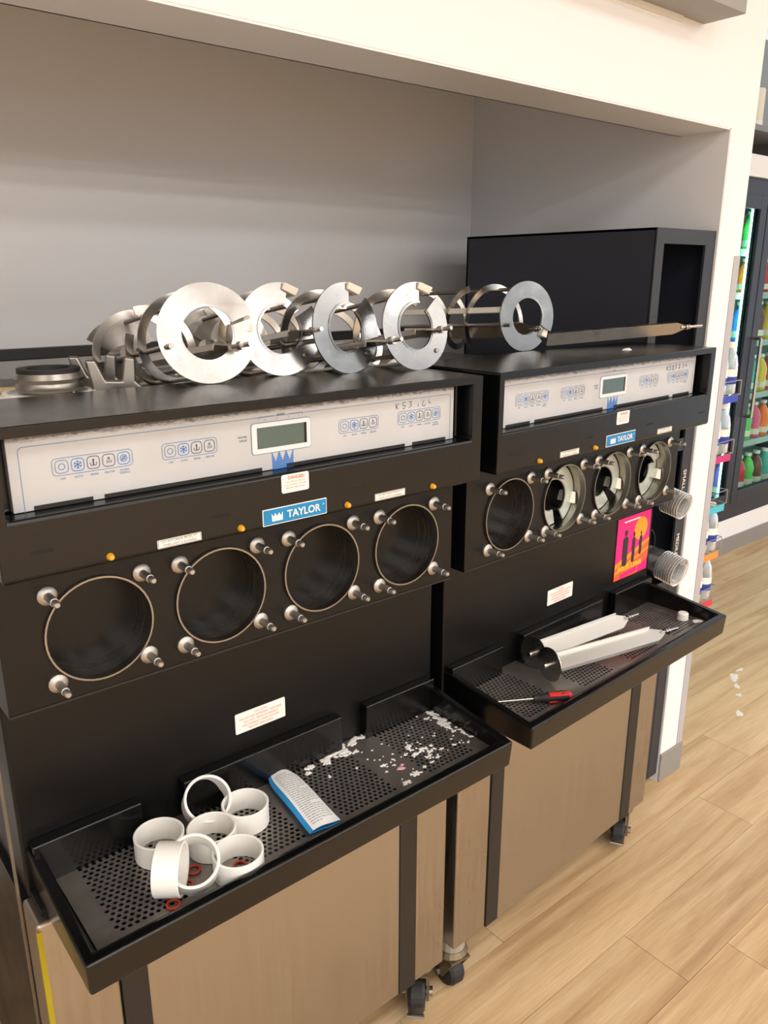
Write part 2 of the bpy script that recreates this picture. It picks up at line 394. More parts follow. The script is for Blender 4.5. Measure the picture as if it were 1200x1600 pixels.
def grate_mesh():
    gx0, gx1, gy0, gy1 = .034, .747, -.128, .049
    P, Q = .0098, .0084; nr = 18; ncol = 11; yb = .0275; hr = .0034
    patches = [.067, .250, .430, .608]
    b = MB()
    ytop = yb + Q / 2; ybot = ytop - nr * Q
    w = (ncol + .5) * P
    def rect(x0, x1, y0, y1): b.add([(x0, y0, 0), (x1, y0, 0), (x1, y1, 0), (x0, y1, 0)], [(0, 1, 2, 3)])
    rect(gx0, gx1, gy0, ybot); rect(gx0, gx1, ytop, gy1)
    xs = gx0
    for px in patches:
        rect(xs, px - P / 2, ybot, ytop); xs = px - P / 2 + w
    rect(xs, gx1, ybot, ytop)
    for px in patches:
        for r in range(nr):
            yc = yb - r * Q; o = P / 2 if r % 2 else 0
            if o: rect(px - P / 2, px, yc - Q / 2, yc + Q / 2)
            else: rect(px - P / 2 + ncol * P, px + ncol * P, yc - Q / 2, yc + Q / 2)
            for c in range(ncol):
                xc = px + o + c * P
                out = [(P / 2, 0), (P / 2, Q / 2), (0, Q / 2), (-P / 2, Q / 2), (-P / 2, 0), (-P / 2, -Q / 2), (0, -Q / 2), (P / 2, -Q / 2)]
                vs = [(xc + a, yc + d, 0) for a, d in out] + [(xc + hr * math.cos(R(45 * k)), yc + hr * math.sin(R(45 * k)), 0) for k in range(8)]
                b.add(vs, [(k, (k + 1) % 8, 8 + (k + 1) % 8, 8 + k) for k in range(8)])
    return b.mesh('drip_grate')
grate_me = grate_mesh(); grate_me.materials.append(M_grate)

wheel_me = MB().lathe([(0, -.014), (.012, -.014), (.012, -.012), (.034, -.014), (.038, -.009), (.038, .009), (.034, .014), (.012, .012), (.012, .014), (0, .014)], 24, 'X').mesh('wheel'); wheel_me.materials.append(M_rubber)
fork = MB()
for sx in (-1, 1):
    fork.hexa([(sx * .018 - .002, -.016, .030), (sx * .018 + .002, -.016, .030), (sx * .018 + .002, .012, .030), (sx * .018 - .002, .012, .030)],
              [(sx * .018 - .002, -.012, .088), (sx * .018 + .002, -.012, .088), (sx * .018 + .002, .040, .088), (sx * .018 - .002, .040, .088)])
fork.box(-.020, .020, -.012, .040, .086, .092).lathe([(.0, .092), (.026, .092), (.028, .098), (.022, .108), (.0, .108)], 16, 'Z', (0, .014, 0))
fork_me = fork.mesh('fork'); fork_me.materials.append(M_caster)
brk = MB().tube((-.026, 0, .038), (.026, 0, .038), .009, 12)
brk.hexa([(-.012, -.050, .030), (.012, -.050, .030), (.016, -.012, .040), (-.016, -.012, .040)], [(-.012, -.050, .034), (.012, -.050, .034), (.016, -.012, .046), (-.016, -.012, .046)])
brk.tube((-.014, -.050, .032), (.014, -.050, .032), .004, 8)
brk_me = brk.mesh('brake_lever'); brk_me.materials.append(M_ssd)
plate_me = MB().lathe([(0, .106), (.020, .106), (.022, .110), (.022, .1474), (0, .1474)], 16, 'Z', (0, .014, 0)).mesh('mount_plate'); plate_me.materials.append(mat('grey_zinc', (150, 144, 132), .5))

def machine(name, label, tx, ty, th, which):
    t = thing(name, label, 'drinks machine', (tx, ty, 0), (0, 0, R(th)), 'frozen drink machines in the alcove')
    # --- base cabinet
    cb, cy = .1474, -.0116
    MB().box(.004, .756, .004, .80, cb + .004, .72).obj('chassis', M_dark, t)
    MB().box(-.0083, .0936, cy, .055 if which == 1 else .78, cb, .71).obj('side_panel', M_steel_s, t, bevel=.006)
    if which == 1: MB().box(-.0080, .01, .055, .78, cb, .71).obj('side_board', M_blackm, t)  # shade of the dark gap put in as black; the side is steel
    MB().box(.6773, .7599, cy, .78, cb, .71).obj('side_panel', M_steel_s, t, bevel=.006)
    MB().box(.1335, .6345, cy, .004, cb, .72).obj('front_panel', M_steel, t, bevel=.0015)
    for a, b_ in ((.0936, .1335), (.6345, .6773)):
        MB().box(a, b_, cy - .002, .004, cb, .72).obj('trim_strip', M_strip, t, bevel=.001)
    if which == 1:
        MB().box(-.0090, -.0020, cy - .0008, cy + .004, cb + .01, .70).obj('yellow_strip', M_yellow, t)  # thin dull-yellow strip along the front left corner
        MB().box(-.012, -.0083, .06, .064, cb, 1.0).obj('edge_trim', M_ssd, t)
    # --- casters
    for cx_, cyy, rz in ((.738, .016, -60 if which == 2 else -45), (.016, .016, 170), (.70, .70, 0), (.06, .70, 0)):
        cme = plate_me
        c = link('caster', cme, t, (cx_ if cx_ > .1 else .035, cyy + .03, 0), (0, 0, R(rz if cyy < .5 else 0)))
        c.scale = (1.3, 1.2, 1); link('wheel', wheel_me, c, (0, 0, .038)); link('fork', fork_me, c); link('brake_lever', brk_me, c)
    # --- upper body
    MB().box(0, .765, .05, .80, .705, 1.30).obj('body', M_blackm, t, bevel=.004)
    MB().box(.004, .756, .12, .96, 1.15, 1.325).obj('rear_deck', M_ssd, t, bevel=.003)
    MB().box(.008, .752, .962, .990, 1.364, 1.389).obj('rear_rail', M_strip, t, bevel=.003)
    MB().box(.010, .750, .966, .986, 1.20, 1.364).obj('rear_upstand', mat('grey_upstand', (150, 148, 146), .4), t)
    # --- barrel plate with four real openings
    b = MB(); z0, z1 = 1.0157, 1.2144; N = 32; rr = HR_ + .0005
    for k in range(4):
        xc = HX0 + k * HP; xl = 0 if k == 0 else xc - HP / 2; xr = .7625 if k == 3 else xc + HP / 2
        ci = [(xc + rr * math.cos(2 * math.pi * j / N), HZ + rr * math.sin(2 * math.pi * j / N)) for j in range(N)]
        ou = []
        for j in range(N):
            a = 2 * math.pi * j / N; dx, dz = math.cos(a), math.sin(a)
            tx_ = ((xr - xc) if dx > 0 else (xl - xc)) / dx if abs(dx) > 1e-9 else 1e9
            tz_ = ((z1 - HZ) if dz > 0 else (z0 - HZ)) / dz if abs(dz) > 1e-9 else 1e9
            q = min(tx_, tz_); ou.append((xc + dx * q, HZ + dz * q))
        # snap the closest direction to each corner
        for cxx, czz in ((xl, z0), (xr, z0), (xl, z1), (xr, z1)):
            j = min(range(N), key=lambda j: (ou[j][0] - cxx) ** 2 + (ou[j][1] - czz) ** 2); ou[j] = (cxx, czz)
        b.add([(x, 0, z) for x, z in ou] + [(x, 0, z) for x, z in ci] + [(x, .03, z) for x, z in ci],
              [(j, (j + 1) % N, N + (j + 1) % N, N + j) for j in range(N)] + [(N + j, N + (j + 1) % N, 2 * N + (j + 1) % N, 2 * N + j) for j in range(N)])
    b.add([(0, 0, z0), (.7625, 0, z0), (.7625, .055, z0), (0, .055, z0), (0, 0, z1), (.7625, 0, z1), (.7625, .055, z1), (0, .055, z1)],
          [(0, 3, 2, 1), (4, 5, 6, 7), (1, 2, 6, 5), (3, 0, 4, 7)])
    bp = b.obj('barrel_plate', M_blackm, t, fix=False)
    # thin folded lip round the plate
    MB().box(0, .7625, -.0012, .0, z0, z0 + .003).obj('plate_lip', M_strip, t)
    for k in range(4):
        xc = HX0 + k * HP
        br = MB().lathe([(HR_ + .0008, -.0005), (HR_ + .0008, -.0045), (HR_ - .0012, -.0045), (HR_ - .0015, .0), (HR_ - .0015, .40), (.012, .40), (.012, .41), (0, .41)], 48, 'Y', (xc, 0, HZ)).obj('barrel', M_barrel, t, smooth=True)
        MB().lathe([(HR_ - .0016, -.0050), (HR_ + .0008, -.0050), (HR_ + .0010, .0004), (HR_ - .0030, .0060), (HR_ - .0034, .0060)], 48, 'Y', (xc, 0, HZ), closed=True).obj('barrel_lip', M_lip, br, smooth=True)
        for sx, z in ((-.0612, 1.167), (.0612, 1.168), (-.0612, 1.046), (.0612, 1.048)):
            link('stud', stud_me, t, (xc + sx, 0, z))
    # --- hood: one closed shell with a deep window for the control panel
    x0, x1, ya, yb, za, zb = 0, W, -.0687, .158, 1.2144, 1.3919
    ix0, ix1, iz0, iz1, yi = .013, .737, 1.288, 1.3785, -.030
    v = [(x0, ya, za), (x1, ya, za), (x1, ya, zb), (x0, ya, zb), (ix0, ya, iz0), (ix1, ya, iz0), (ix1, ya, iz1), (ix0, ya, iz1),
         (ix0, yi, iz0), (ix1, yi, iz0), (ix1, yi, iz1), (ix0, yi, iz1), (x0, yb, za), (x1, yb, za), (x1, yb, zb), (x0, yb, zb)]
    f = [(0, 1, 5, 4), (1, 2, 6, 5), (2, 3, 7, 6), (3, 0, 4, 7), (4, 5, 9, 8), (5, 6, 10, 9), (6, 7, 11, 10), (7, 4, 8, 11), (8, 9, 10, 11),
         (0, 12, 13, 1), (1, 13, 14, 2), (2, 14, 15, 3), (3, 15, 12, 0), (12, 15, 14, 13)]
    hood = MB().add(v, f).obj('hood', M_black, t, bevel=.0045)
    YFc = ya - .0006
    for sxx in (.045, .273, .499, .722):
        MB().rrect(sxx - .013, sxx + .013, 1.2442, 1.2478, .0015, ya - .0004, ya + .001).obj('slot', M_dark, hood)
    if which == 1 or True:
        am = [.122, .300, .478, .649] if which == 1 else [.118, .295]
        for sxx in am:
            MB().lathe([(0, -.007), (.0028, -.0066), (.0042, -.004), (.0048, 0)], 14, 'Y', (sxx, ya, 1.2235)).obj('indicator_lamp', M_brass, t, smooth=True)
    # small labels
    def card(nm, x0, x1, z0, z1, y, m, par, r=.003):
        return MB().rrect(x0, x1, z0, z1, r, y - .0008, y).obj(nm, m, par)
    d = card('danger_label', .366, .411, 1.2595, 1.2855, ya, M_label, t)
    text('lettering', 'DANGER!', .0066, .390, 1.2805, ya - .0011, M_labeltxt, d, bold=.0002)
    for q, s in enumerate(('ELECTRICAL SHOCK', 'DISCONNECT POWER', 'BEFORE SERVICING')):
        text('lettering', s, .0036, .3885, 1.2745 - q * .0042, ya - .0011, M_labeltxt, d)
    for x0_ in (.182, .5305):
        c = card('notice_label', x0_, x0_ + .060, 1.2195, 1.2305, ya, M_label, t, .001)
        MB().rring(x0_ + .0006, x0_ + .0594, 1.2201, 1.2299, .0008, .0006, ya - .001).obj('border', M_blacktxt, c)
        text('lettering', 'DO NOT DRAW PRODUCT', .0039, x0_ + .030, 1.2274, ya - .0011, M_blacktxt, c)
        text('lettering', 'WHEN LIGHT IS FLASHING', .0039, x0_ + .030, 1.2228, ya - .0011, M_blacktxt, c)
    n = card('nameplate', .334, .4405, 1.2180, 1.2415, ya, M_label, t, .0008)
    MB().rrect(.3352, .4393, 1.2192, 1.2403, .0006, ya - .0014, ya - .0006).obj('blue_field', M_plate, n)
    text('lettering', 'TAYLOR', .0150, .4005, 1.2292, ya - .0019, M_label, n, bold=.0003, sx=.98)
    text('lettering', '\u00ae', .0040, .4340, 1.2335, ya - .0019, M_label, n)
    MB().poly(crown_pts(.348, .365, 1.2235, 1.2350), ya - .0022, ya - .0014).obj('crown', M_label, n)
    # --- control panel
    yp = -.0425; px0, px1, pz0, pz1 = .0275, .7185, 1.2885, 1.3765
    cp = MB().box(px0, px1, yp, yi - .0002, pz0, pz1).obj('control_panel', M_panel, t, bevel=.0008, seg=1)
    yq = yp - .0004
    MB().rring(px0 + .012, px1 - .008, pz0 - .006, pz1 - .013, .006, .0007, yq).obj('border_line', M_line, cp)
    for a, b_ in ((.05, .118), (.132, .352), (.392, .612), (.628, .70)):
        MB().box(a, b_, yq - .0004, yq + .0003, pz0 + .0005, pz0 + .0055).obj('slot', M_strip, cp)
    fr = MB().rrect(.338, .4335, 1.3135, 1.3555, .004, yp - .0012, yp).obj('display', M_lcdframe, cp)
    MB().rring(.337, .4345, 1.3125, 1.3565, .005, .0007, yq - .0001).obj('outline', M_line, fr)
    MB().rrect(.346, .4265, 1.3205, 1.3495, .0008, yp - .0016, yp - .001).obj('screen', M_lcd, fr)
    MB().box(.4225, .4265, yp - .0018, yp - .0012, 1.3205, 1.3495).obj('screen_edge', M_dark, fr)
    text('lettering', 'BARREL', .0042, .386, 1.3645, yq, M_navy, cp)
    br_ = MB()
    for a, b_ in (((.351, 1.3595), (.351, 1.364)), ((.351, 1.364), (.374, 1.364)), ((.398, 1.364), (.421, 1.364)), ((.421, 1.364), (.421, 1.3595))): br_.stroke(a, b_, .0005, yq)
    for xx in (.360, .379, .398, .415): br_.stroke((xx, 1.3585), (xx, 1.361), .0007, yq)
    br_.obj('bracket_print', M_line, cp, fix=False)
    text('lettering', 'WATER', .0042, .331, 1.3395, yq, M_navy, cp, align='RIGHT'); text('lettering', 'SYRUP', .0042, .331, 1.3345, yq, M_navy, cp, align='RIGHT')
    # striped crown
    cr = MB(); zz = 1.288
    for q in range(10):
        za_ = 1.2885 + q * .00245; zb_ = za_ + .0018
        if q < 5: cr.box(.369, .4035, yq - .0003, yq + .0003, za_, zb_)
        else:
            sp = (q - 4) / 6
            for pk in (.369, .3805, .3920, .4035):
                hw = .0057 * (1 - sp); l = max(.3688, pk - hw); r_ = min(.4038, pk + hw)
                cr.box(l, r_, yq - .0003, yq + .0003, za_, zb_)
    cr.obj('crown', M_blue, cp)
    for gx0, gx1, kinds in ((.0745, .171, ('off', 'auto', 'prime', 'heater', 'alarm')), (.209, .286, ('off', 'auto', 'prime', 'heater')), (.484, .559, ('off', 'auto', 'prime', 'heater')), (.5975, .6885, ('off', 'auto', 'prime', 'heater', 'alarm'))):
        MB().rring(gx0, gx1, 1.3245, 1.3455, .005, .0007, yq).obj('button_frame', M_line, cp)
        st = (gx1 - gx0 - .004) / len(kinds)
        for q, kd in enumerate(kinds):
            xx = gx0 + .002 + st * (q + .5)
            link('button', button_mesh(kd, .0155), cp, (xx, yq - .0001, 1.335))
            text('lettering', dict(off='OFF', auto='AUTO', prime='PRIME', heater='HEATER', alarm='ALARM')[kd], .0036, xx, 1.3205, yq, M_line, cp)
            if kd == 'alarm': text('lettering', 'SILENCE', .0036, xx, 1.3170, yq, M_line, cp)
    hw = MB()
    if which == 1:
        S = [[(0, 0), (0, 8)], [(0, 3), (3, 7)], [(0, 4), (3, 0)], [(11, 8), (8, 8)], [(8, 8), (8, 4)], [(8, 4), (11, 3.4)], [(11, 3.4), (10, 0)], [(10, 0), (7.5, 0)],
             [(15, 8), (18.5, 8)], [(18.5, 8), (16.5, 5)], [(16.5, 5), (18.5, 3)], [(18.5, 3), (15, 0)], [(26, 4), (26.3, 0)], [(33, 8), (31, 1)], [(31, 1), (34, 0)], [(34, 0), (35, 3)], [(40, 8), (39, 3)], [(39, 3), (42, 3)]]
        ox, oz, k_ = .594, 1.3495, .00175
    else:
        S = [[(0, 0), (0, 8)], [(0, 4), (3, 7)], [(0, 4), (3, 0)], [(8, 8), (5.5, 8)], [(5.5, 8), (5.5, 4.5)], [(5.5, 4.5), (8, 3.5)], [(8, 3.5), (7.5, 0)], [(7.5, 0), (5, 0)],
             [(11, 0), (11, 7)], [(11, 7), (14, 7)], [(14, 7), (14, 0)], [(14, 0), (11, 0)], [(17, 8), (20, 8)], [(20, 8), (18, 5)], [(18, 5), (20, 3)], [(20, 3), (17, 0)],
             [(24, 8), (27, 7)], [(27, 7), (25, 4)], [(25, 4), (27, 2)], [(27, 2), (24, 0)], [(32, 8), (35, 7)], [(35, 7), (33, 0)], [(40, 8), (40, 1)], [(38, 4), (41, 5)]]
        ox, oz, k_ = .592, 1.3495, .0021
    for a, b_ in S: hw.stroke((ox + a[0] * k_, oz + a[1] * .0012), (ox + b_[0] * k_, oz + b_[1] * .0012), .0011 if which == 1 else .0014, yq)
    hw.obj('handwriting', M_ink if which == 1 else M_blacktxt, cp, fix=False)
    # --- caution sticker on the body
    wl = MB().rrect(.336, .430, .836, .872, .002, .0490, .0500).obj('caution_label', M_label, t)
    for q in range(5):
        s = ('CAUTION', 'THIS UNIT MUST BE PROPERLY GROUNDED', 'DO NOT REMOVE PANELS', 'DISCONNECT MAIN POWER', 'BEFORE SERVICING')[q]
        text('lettering', s, .0052, .383, .8665 - q * .0063, .0486, M_labeltxt, wl, sx=1.05 if q != 1 else .8)
    # --- drip tray
    dt = MB()
    tl, tr, tf, tb, tz, tzb, bz = .0058, .7581, -.1726, .050, .7628, .7138, .790
    OB = [(tl + .003, tf + .003, tzb), (tr - .003, tf + .003, tzb), (tr - .003, tb, tzb), (tl + .003, tb, tzb)]
    OT = [(tl, tf, tz), (tr, tf, tz), (tr, tb, bz), (tl, tb, bz)]
    IT = [(tl + .015, tf + .017, tz), (tr - .015, tf + .017, tz), (tr - .015, tb - .004, bz), (tl + .015, tb - .004, bz)]
    IB = [(tl + .028, tf + .044, .734), (tr - .010, tf + .044, .734), (tr - .010, tb - .001, .734), (tl + .028, tb - .001, .734)]
    IF = [(a, b_, .723) for a, b_, c in IB]
    dt.add(OB + OT + IT + IB + IF, [(0, 3, 2, 1)] + [(k, (k + 1) % 4, 4 + (k + 1) % 4, 4 + k) for k in (0, 1, 3)] + [(4 + k, 4 + (k + 1) % 4, 8 + (k + 1) % 4, 8 + k) for k in (0, 1, 3)]
           + [(8 + k, 8 + (k + 1) % 4, 12 + (k + 1) % 4, 12 + k) for k in (0, 1, 3)] + [(12 + k, 12 + (k + 1) % 4, 16 + (k + 1) % 4, 16 + k) for k in range(4)] + [(16, 17, 18, 19)])
    tray = dt.obj('drip_tray', M_blacktray, t, bevel=.004, fix=False)
    for a, b_, c in ((.010, .166, .800), (.233, .535, .803), (.590, .757, .802)):
        MB().box(a, b_, .030, .0505, .724, c).obj('back_flange', M_blacktray, tray, bevel=.003)
    gr = link('drip_grate', grate_me, tray, (0, 0, .7365))
    so = gr.modifiers.new('thick', 'SOLIDIFY'); so.thickness = .0014; so.offset = -1
    if which == 2:
        MB().lathe([(0, 0), (.0065, 0)], 14, 'Z', (.388, -.1195, .7369)).obj('drain_hole', M_dark, gr)
    return t

m1 = machine('frozen_drink_machine', 'nearer black four-barrel frozen drink machine with all four barrels empty', 0, 0, 0, 1)
TX, TY, TH = .8033, .0056, 2.4305
m2 = machine('frozen_drink_machine', 'farther black four-barrel frozen drink machine bearing the pink and orange poster', TX, TY, TH, 2)
def w2(x, y, z):
    c, s = math.cos(R(TH)), math.sin(R(TH)); return (TX + c * x - s * y, TY + s * x + c * y, z)

# poster on machine 2
po = tag(MB().box(0, .150, -.0012, 0, 0, .160).obj('poster', M_magenta, None, w2(.602, .0492, .824), (0, 0, R(TH))), 'pink and orange promotional poster stuck on the farther machine', 'poster')
def pf(b, nm, m, y): return b.obj(nm, m, po, (0, y, 0))
MB().poly([(.0, .0), (.105, .0), (.105, .018), (.150, .030), (.150, .082), (.10, .066), (.05, .050), (.0, .040)], -.0016, -.0012).obj('orange_field', M_redor, po)
MB().poly([(.0, .044), (.15, .086), (.15, .078), (.0, .030)], -.0018, -.0014).obj('orange_band', M_orange, po)
MB().poly([(.0, .024), (.15, .062), (.15, .056), (.0, .014)], -.0018, -.0014).obj('orange_band', M_orange, po)
MB().poly([(.106 + .030 * math.cos(R(15 * k)), .118 + .030 * math.sin(R(15 * k))) for k in range(24)], -.0018, -.0012).obj('sun_disc', M_orange, po)
for x, zz, h, w_ in ((.040, .030, .096, .022), (.078, .034, .080, .013), (.110, .048, .062, .012)):
    MB().rrect(x - w_ / 2, x + w_ / 2, zz, zz + h * .82, w_ * .42, -.0021, -.0018).rrect(x - w_ * .25, x + w_ * .25, zz + h * .84, zz + h, w_ * .24, -.0021, -.0018).obj('dark_bar', M_figure, po)
text('lettering', 'ENDLESS SUMMER', .0170, .066, .0265, -.0026, M_gold, po, bold=.0007, sx=.80)
MB().poly([(.028, .000), (.098, .006), (.100, .019), (.026, .012)], -.0022, -.0018).obj('magenta_flash', M_magenta, po)
MB().box(.028, .098, -.0018, -.0012, .146, .1495).obj('white_line', M_label, po)

# ------------------------------------------------------------------ cup cabinet
cc = thing('cup_cabinet', 'tall dark cabinet for cups between the farther machine and the white pier', 'cabinet', (1.592, YW + .006, 0))
D = .64; CW = 1.864 - 1.592; T = 1.660
MB().box(0, .006, .004, D, .03, T).obj('side_board', M_cupcab, cc)
MB().box(CW - .006, CW, .004, D, .03, T).obj('side_board', M_cupcab, cc)
MB().box(0, CW, .004, D, T - .006, T).obj('top_board', M_cupcab, cc)
MB().box(0, CW, D - .006, D, .03, T).obj('back_board', M_cupin, cc)
MB().box(0, .034, 0, .006, .03, T).obj('stile', M_cupedge, cc)
MB().box(CW - .046, CW, 0, .006, .03, T).obj('stile', M_cupedge, cc)
MB().box(.034, CW - .046, 0, .006, T - .036, T).obj('rail', M_cupedge, cc)
for za, zb in ((1.085, 1.120), (.64, .70), (.03, .60)):
    MB().box(.034, CW - .046, .001, .006, za, zb).obj('rail', M_cupcab, cc)
MB().box(.034, CW - .046, .02, .2, 1.09, 1.10).obj('shelf', M_cupin, cc)
for z, s in ((.998, 'SMALL'), (.800, 'MEDIUM')):
    c = MB().rrect(CW - .038, CW - .019, z - .033, z + .033, .002, -.001, 0).obj('size_label', M_blacktxt, cc)
    text('lettering', s, .021, CW - .0285, z, -.0014, M_label, c, rot=(0, R(90), 0))
for z in (1.0, .82):
    MB().lathe([(.046, -.004), (.049, -.004), (.049, .30), (.046, .30)], 24, 'Y', (.075, 0, z + .02), closed=True).obj('cup_tube', M_cupin, cc, smooth=True)
cup_me = MB().lathe([(.030, .100), (.0, .100), (.0, .0985), (.0285, .0985), (.0385, .004), (.0405, .002), (.0415, 0), (.0395, -.0008), (.0375, .003), (.0300, .100)], 28, 'Y').mesh('plastic_cup'); cup_me.materials.append(M_clear)
cup_me.polygons.foreach_set('use_smooth', [True] * len(cup_me.polygons))
for z, x, sc, lab in ((.985, 1.628, .84, 'clear plastic cup nested in the upper stack poking out of the cup cabinet'), (.803, 1.640, .98, 'clear plastic cup nested in the lower stack poking out of the cup cabinet')):
    for k in range(8):
        o = link('plastic_cup', cup_me, None, (x, .040 + k * .0070, z + k * .0012), (R(10), 0, R(0))); o.scale = (sc, 1, sc)
        tag(o, lab if k else lab.replace('clear plastic cup nested in', 'outermost clear plastic cup of'), 'cup', 'upper cup stack' if z > .9 else 'lower cup stack')

# ------------------------------------------------------------------ beaters and rotors
def beater(label, loc, yaw, tilt, roll, a0, a1, L=.40, blades=(40, 210), tail=True, Rr=.0735, inn=.0405, ringyaw=0, ringmat=None, group='beater coils laid on the machine tops'):
    b = thing('beater_coil', label, 'beater', loc, (R(-tilt), 0, R(yaw)), group)
    MB().ribbon(inn, Rr, a0 + roll, a1 + roll, .0, .010, .003, 44).obj('front_ring', ringmat or M_alu, b, rot=(0, 0, R(ringyaw)), smooth=True)
    MB().ribbon(inn - .002, inn + .0015, a0 + roll, a1 + roll, -.003, .012, .004, 40).obj('inner_lip', M_alu, b, rot=(0, 0, R(ringyaw)), smooth=True)
    for k, (ya, yb, s) in enumerate(((.055, .135, 0), (.15, .24, 150), (.26, .34, 300))):
        MB().ribbon(Rr - .0155, Rr - .002, a1 + roll + s, a1 + roll + s + 300, ya, yb, .003, 36).obj('flight', M_ss, b, smooth=True)
    for q, a in enumerate((75, 195, 315)):
        a = R(a + roll); x, z = .060 * math.cos(a), .060 * math.sin(a)
        MB().tube((x, .004, z), (x, L, z), .0042, 10).obj('support_rod', M_ssd, b, smooth=True)
    if tail:
        MB().ribbon(.012, .064, 20 + roll, 150 + roll, L - .035, L - .01, .004, 14).ribbon(.012, .064, 200 + roll, 320 + roll, L - .035, L - .01, .004, 14).obj('rear_arm', M_ssd, b, smooth=True)
        MB().lathe([(.006, L - .06), (.016, L - .06), (.016, L + .006), (.006, L + .006)], 16, 'Y', closed=True).obj('rear_hub', M_ssd, b, smooth=True)
    for a in blades:
        sb_ = MB(); ca, sa = math.cos(R(a + roll)), math.sin(R(a + roll)); ta = (-sa, ca)
        def P(r, w, y): return (r * ca + w * ta[0], y, r * sa + w * ta[1])
        if a == blades[0]: sb_.hexa([P(Rr - .017, -.011, -.006), P(Rr - .006, -.011, -.014), P(Rr - .001, .014, -.006), P(Rr - .013, .014, -.004)], [P(Rr - .015, -.011, .045), P(Rr - .010, -.011, .045), P(Rr - .006, .012, .045), P(Rr - .012, .012, .045)])
        else: sb_.hexa([P(Rr - .012, -.006, .02), P(Rr - .008, -.006, .02), P(Rr - .007, .007, .02), P(Rr - .012, .007, .02)], [P(Rr - .012, -.006, .31), P(Rr - .008, -.006, .31), P(Rr - .007, .007, .31), P(Rr - .012, .007, .31)])
        sb_.obj('scraper_blade', M_cream, b, bevel=.002)
    return b
def rotor(label, loc, rot, L=.30, disc=True, group='flat rotors with end pins', wid=.022, pinl=.055, roll=0, m=None):
    r = thing('rotor', label, 'rotor', loc, rot, group)
    m = m or M_ss
    bl = MB().hexa([(-wid, .03, -.0012), (wid, .03, -.0012), (wid, L, -.0012), (-wid, L, -.0012)], [(-wid, .03, .0012), (wid, .03, .0012), (wid, L, .0012), (-wid, L, .0012)])
    bl.hexa([(-.005, .0, -.0012), (.005, .0, -.0012), (wid, .03, -.0012), (-wid, .03, -.0012)], [(-.005, .0, .0012), (.005, .0, .0012), (wid, .03, .0012), (-wid, .03, .0012)])
    bl.box(wid - .0012, wid + .0012, .034, L - .004, -.001, .009).box(-wid - .0012, -wid + .0012, .034, L - .004, -.009, .001)
    bl.obj('blade', m, r, rot=(0, R(roll), 0))
    MB().tube((0, .012, 0), (0, -pinl, 0), .0036, 10).obj('pin', M_ss, r, smooth=True)
    MB().lathe([(.0036, -.004), (.0065, -.004), (.0065, -.009), (.0045, -.009), (.0045, -.012), (.0065, -.012), (.0065, -.016), (.0036, -.016)], 12, 'Y').obj('collar', M_ss, r, smooth=True)
    if disc:
        MB().lathe([(0, L), (.036, L), (.0365, L + .0012), (.036, L + .0025), (.006, L + .003), (.006, L + .016), (.0045, L + .018), (0, L + .018)], 32, 'Y').obj('disc', M_ss, r, smooth=True)
    return r

ZT = 1.3919
Rr = .0735
beater('beater coil at the left end of the row, its ring unbroken with a white block', (.366, .118, ZT + Rr + .001), -2, 9, 0, 20, 375, blades=(8, 255), ringyaw=-16)
beater('split-ring beater coil second from the left on the nearer machine', (.508, .140, ZT + Rr), -6, 9, 0, 76, 390, blades=(72, 262))
beater('split-ring beater coil third from the left, between two other split rings', (.611, .098, ZT + Rr), 5, 9, 0, 82, 402, blades=(74, 262))
beater('split-ring beater coil at the right end of the nearer machine', (.732, .062, ZT + Rr), -2, 9, 0, 82, 402, blades=(74, 250))
X = w2(.362, .163, ZT + Rr - .001)
beater('beater coil lying alone on the farther machine, its small ring gap at lower right', X, 5, 3, 0, -28, 312, blades=(-35, 165), L=.36, tail=False, ringyaw=-12)
for (lx, ly, lz), yw, lab, rl in (((.395, .085, 1.448), 4, 'rotor poking out through the unbroken ring at the left', 20), ((.545, .115, 1.462), -2, 'rotor poking out through the second ring from the left', 14),
                                  ((.655, .050, 1.445), 0, 'rotor poking out through the third ring from the left', 10), ((.765, .050, 1.458), 0, 'rotor poking out through the right-hand split ring', 15)):
    rotor(lab, (lx, ly, lz), (R(-9), 0, R(yw)), L=.33, disc=False, roll=rl, wid=.020, pinl=.035)
rotor('short rotor tip inside the lone ring on the farther machine', w2(.385, .165, 1.437), (R(-4), 0, R(8)), L=.28, disc=False, roll=70, wid=.016, pinl=.02)
# long flat rotor across the farther machine's top
rotor('long flat rotor lying across the top of the farther machine', (1.640, .100, 1.4275), (R(-2.0), R(0), R(78)), L=.42, disc=False, roll=78, pinl=.06, wid=.014, m=M_ssd)

for k, nm in enumerate(('second', 'third', 'last')):
    xc = HX0 + (k + 1) * HP
    b = beater('beater coil seated inside the %s barrel of the farther machine' % nm, w2(xc, .022, HZ), TH, 0, (0, 25, 60)[k], (-60, -60, -40)[k], (285, 285, 310)[k], L=.34, blades=((-14, 120), (-39, 95), (-80, 60))[k], tail=False, ringmat=M_green, Rr=.0672, inn=.036, group='beater coils seated in the farther barrels')
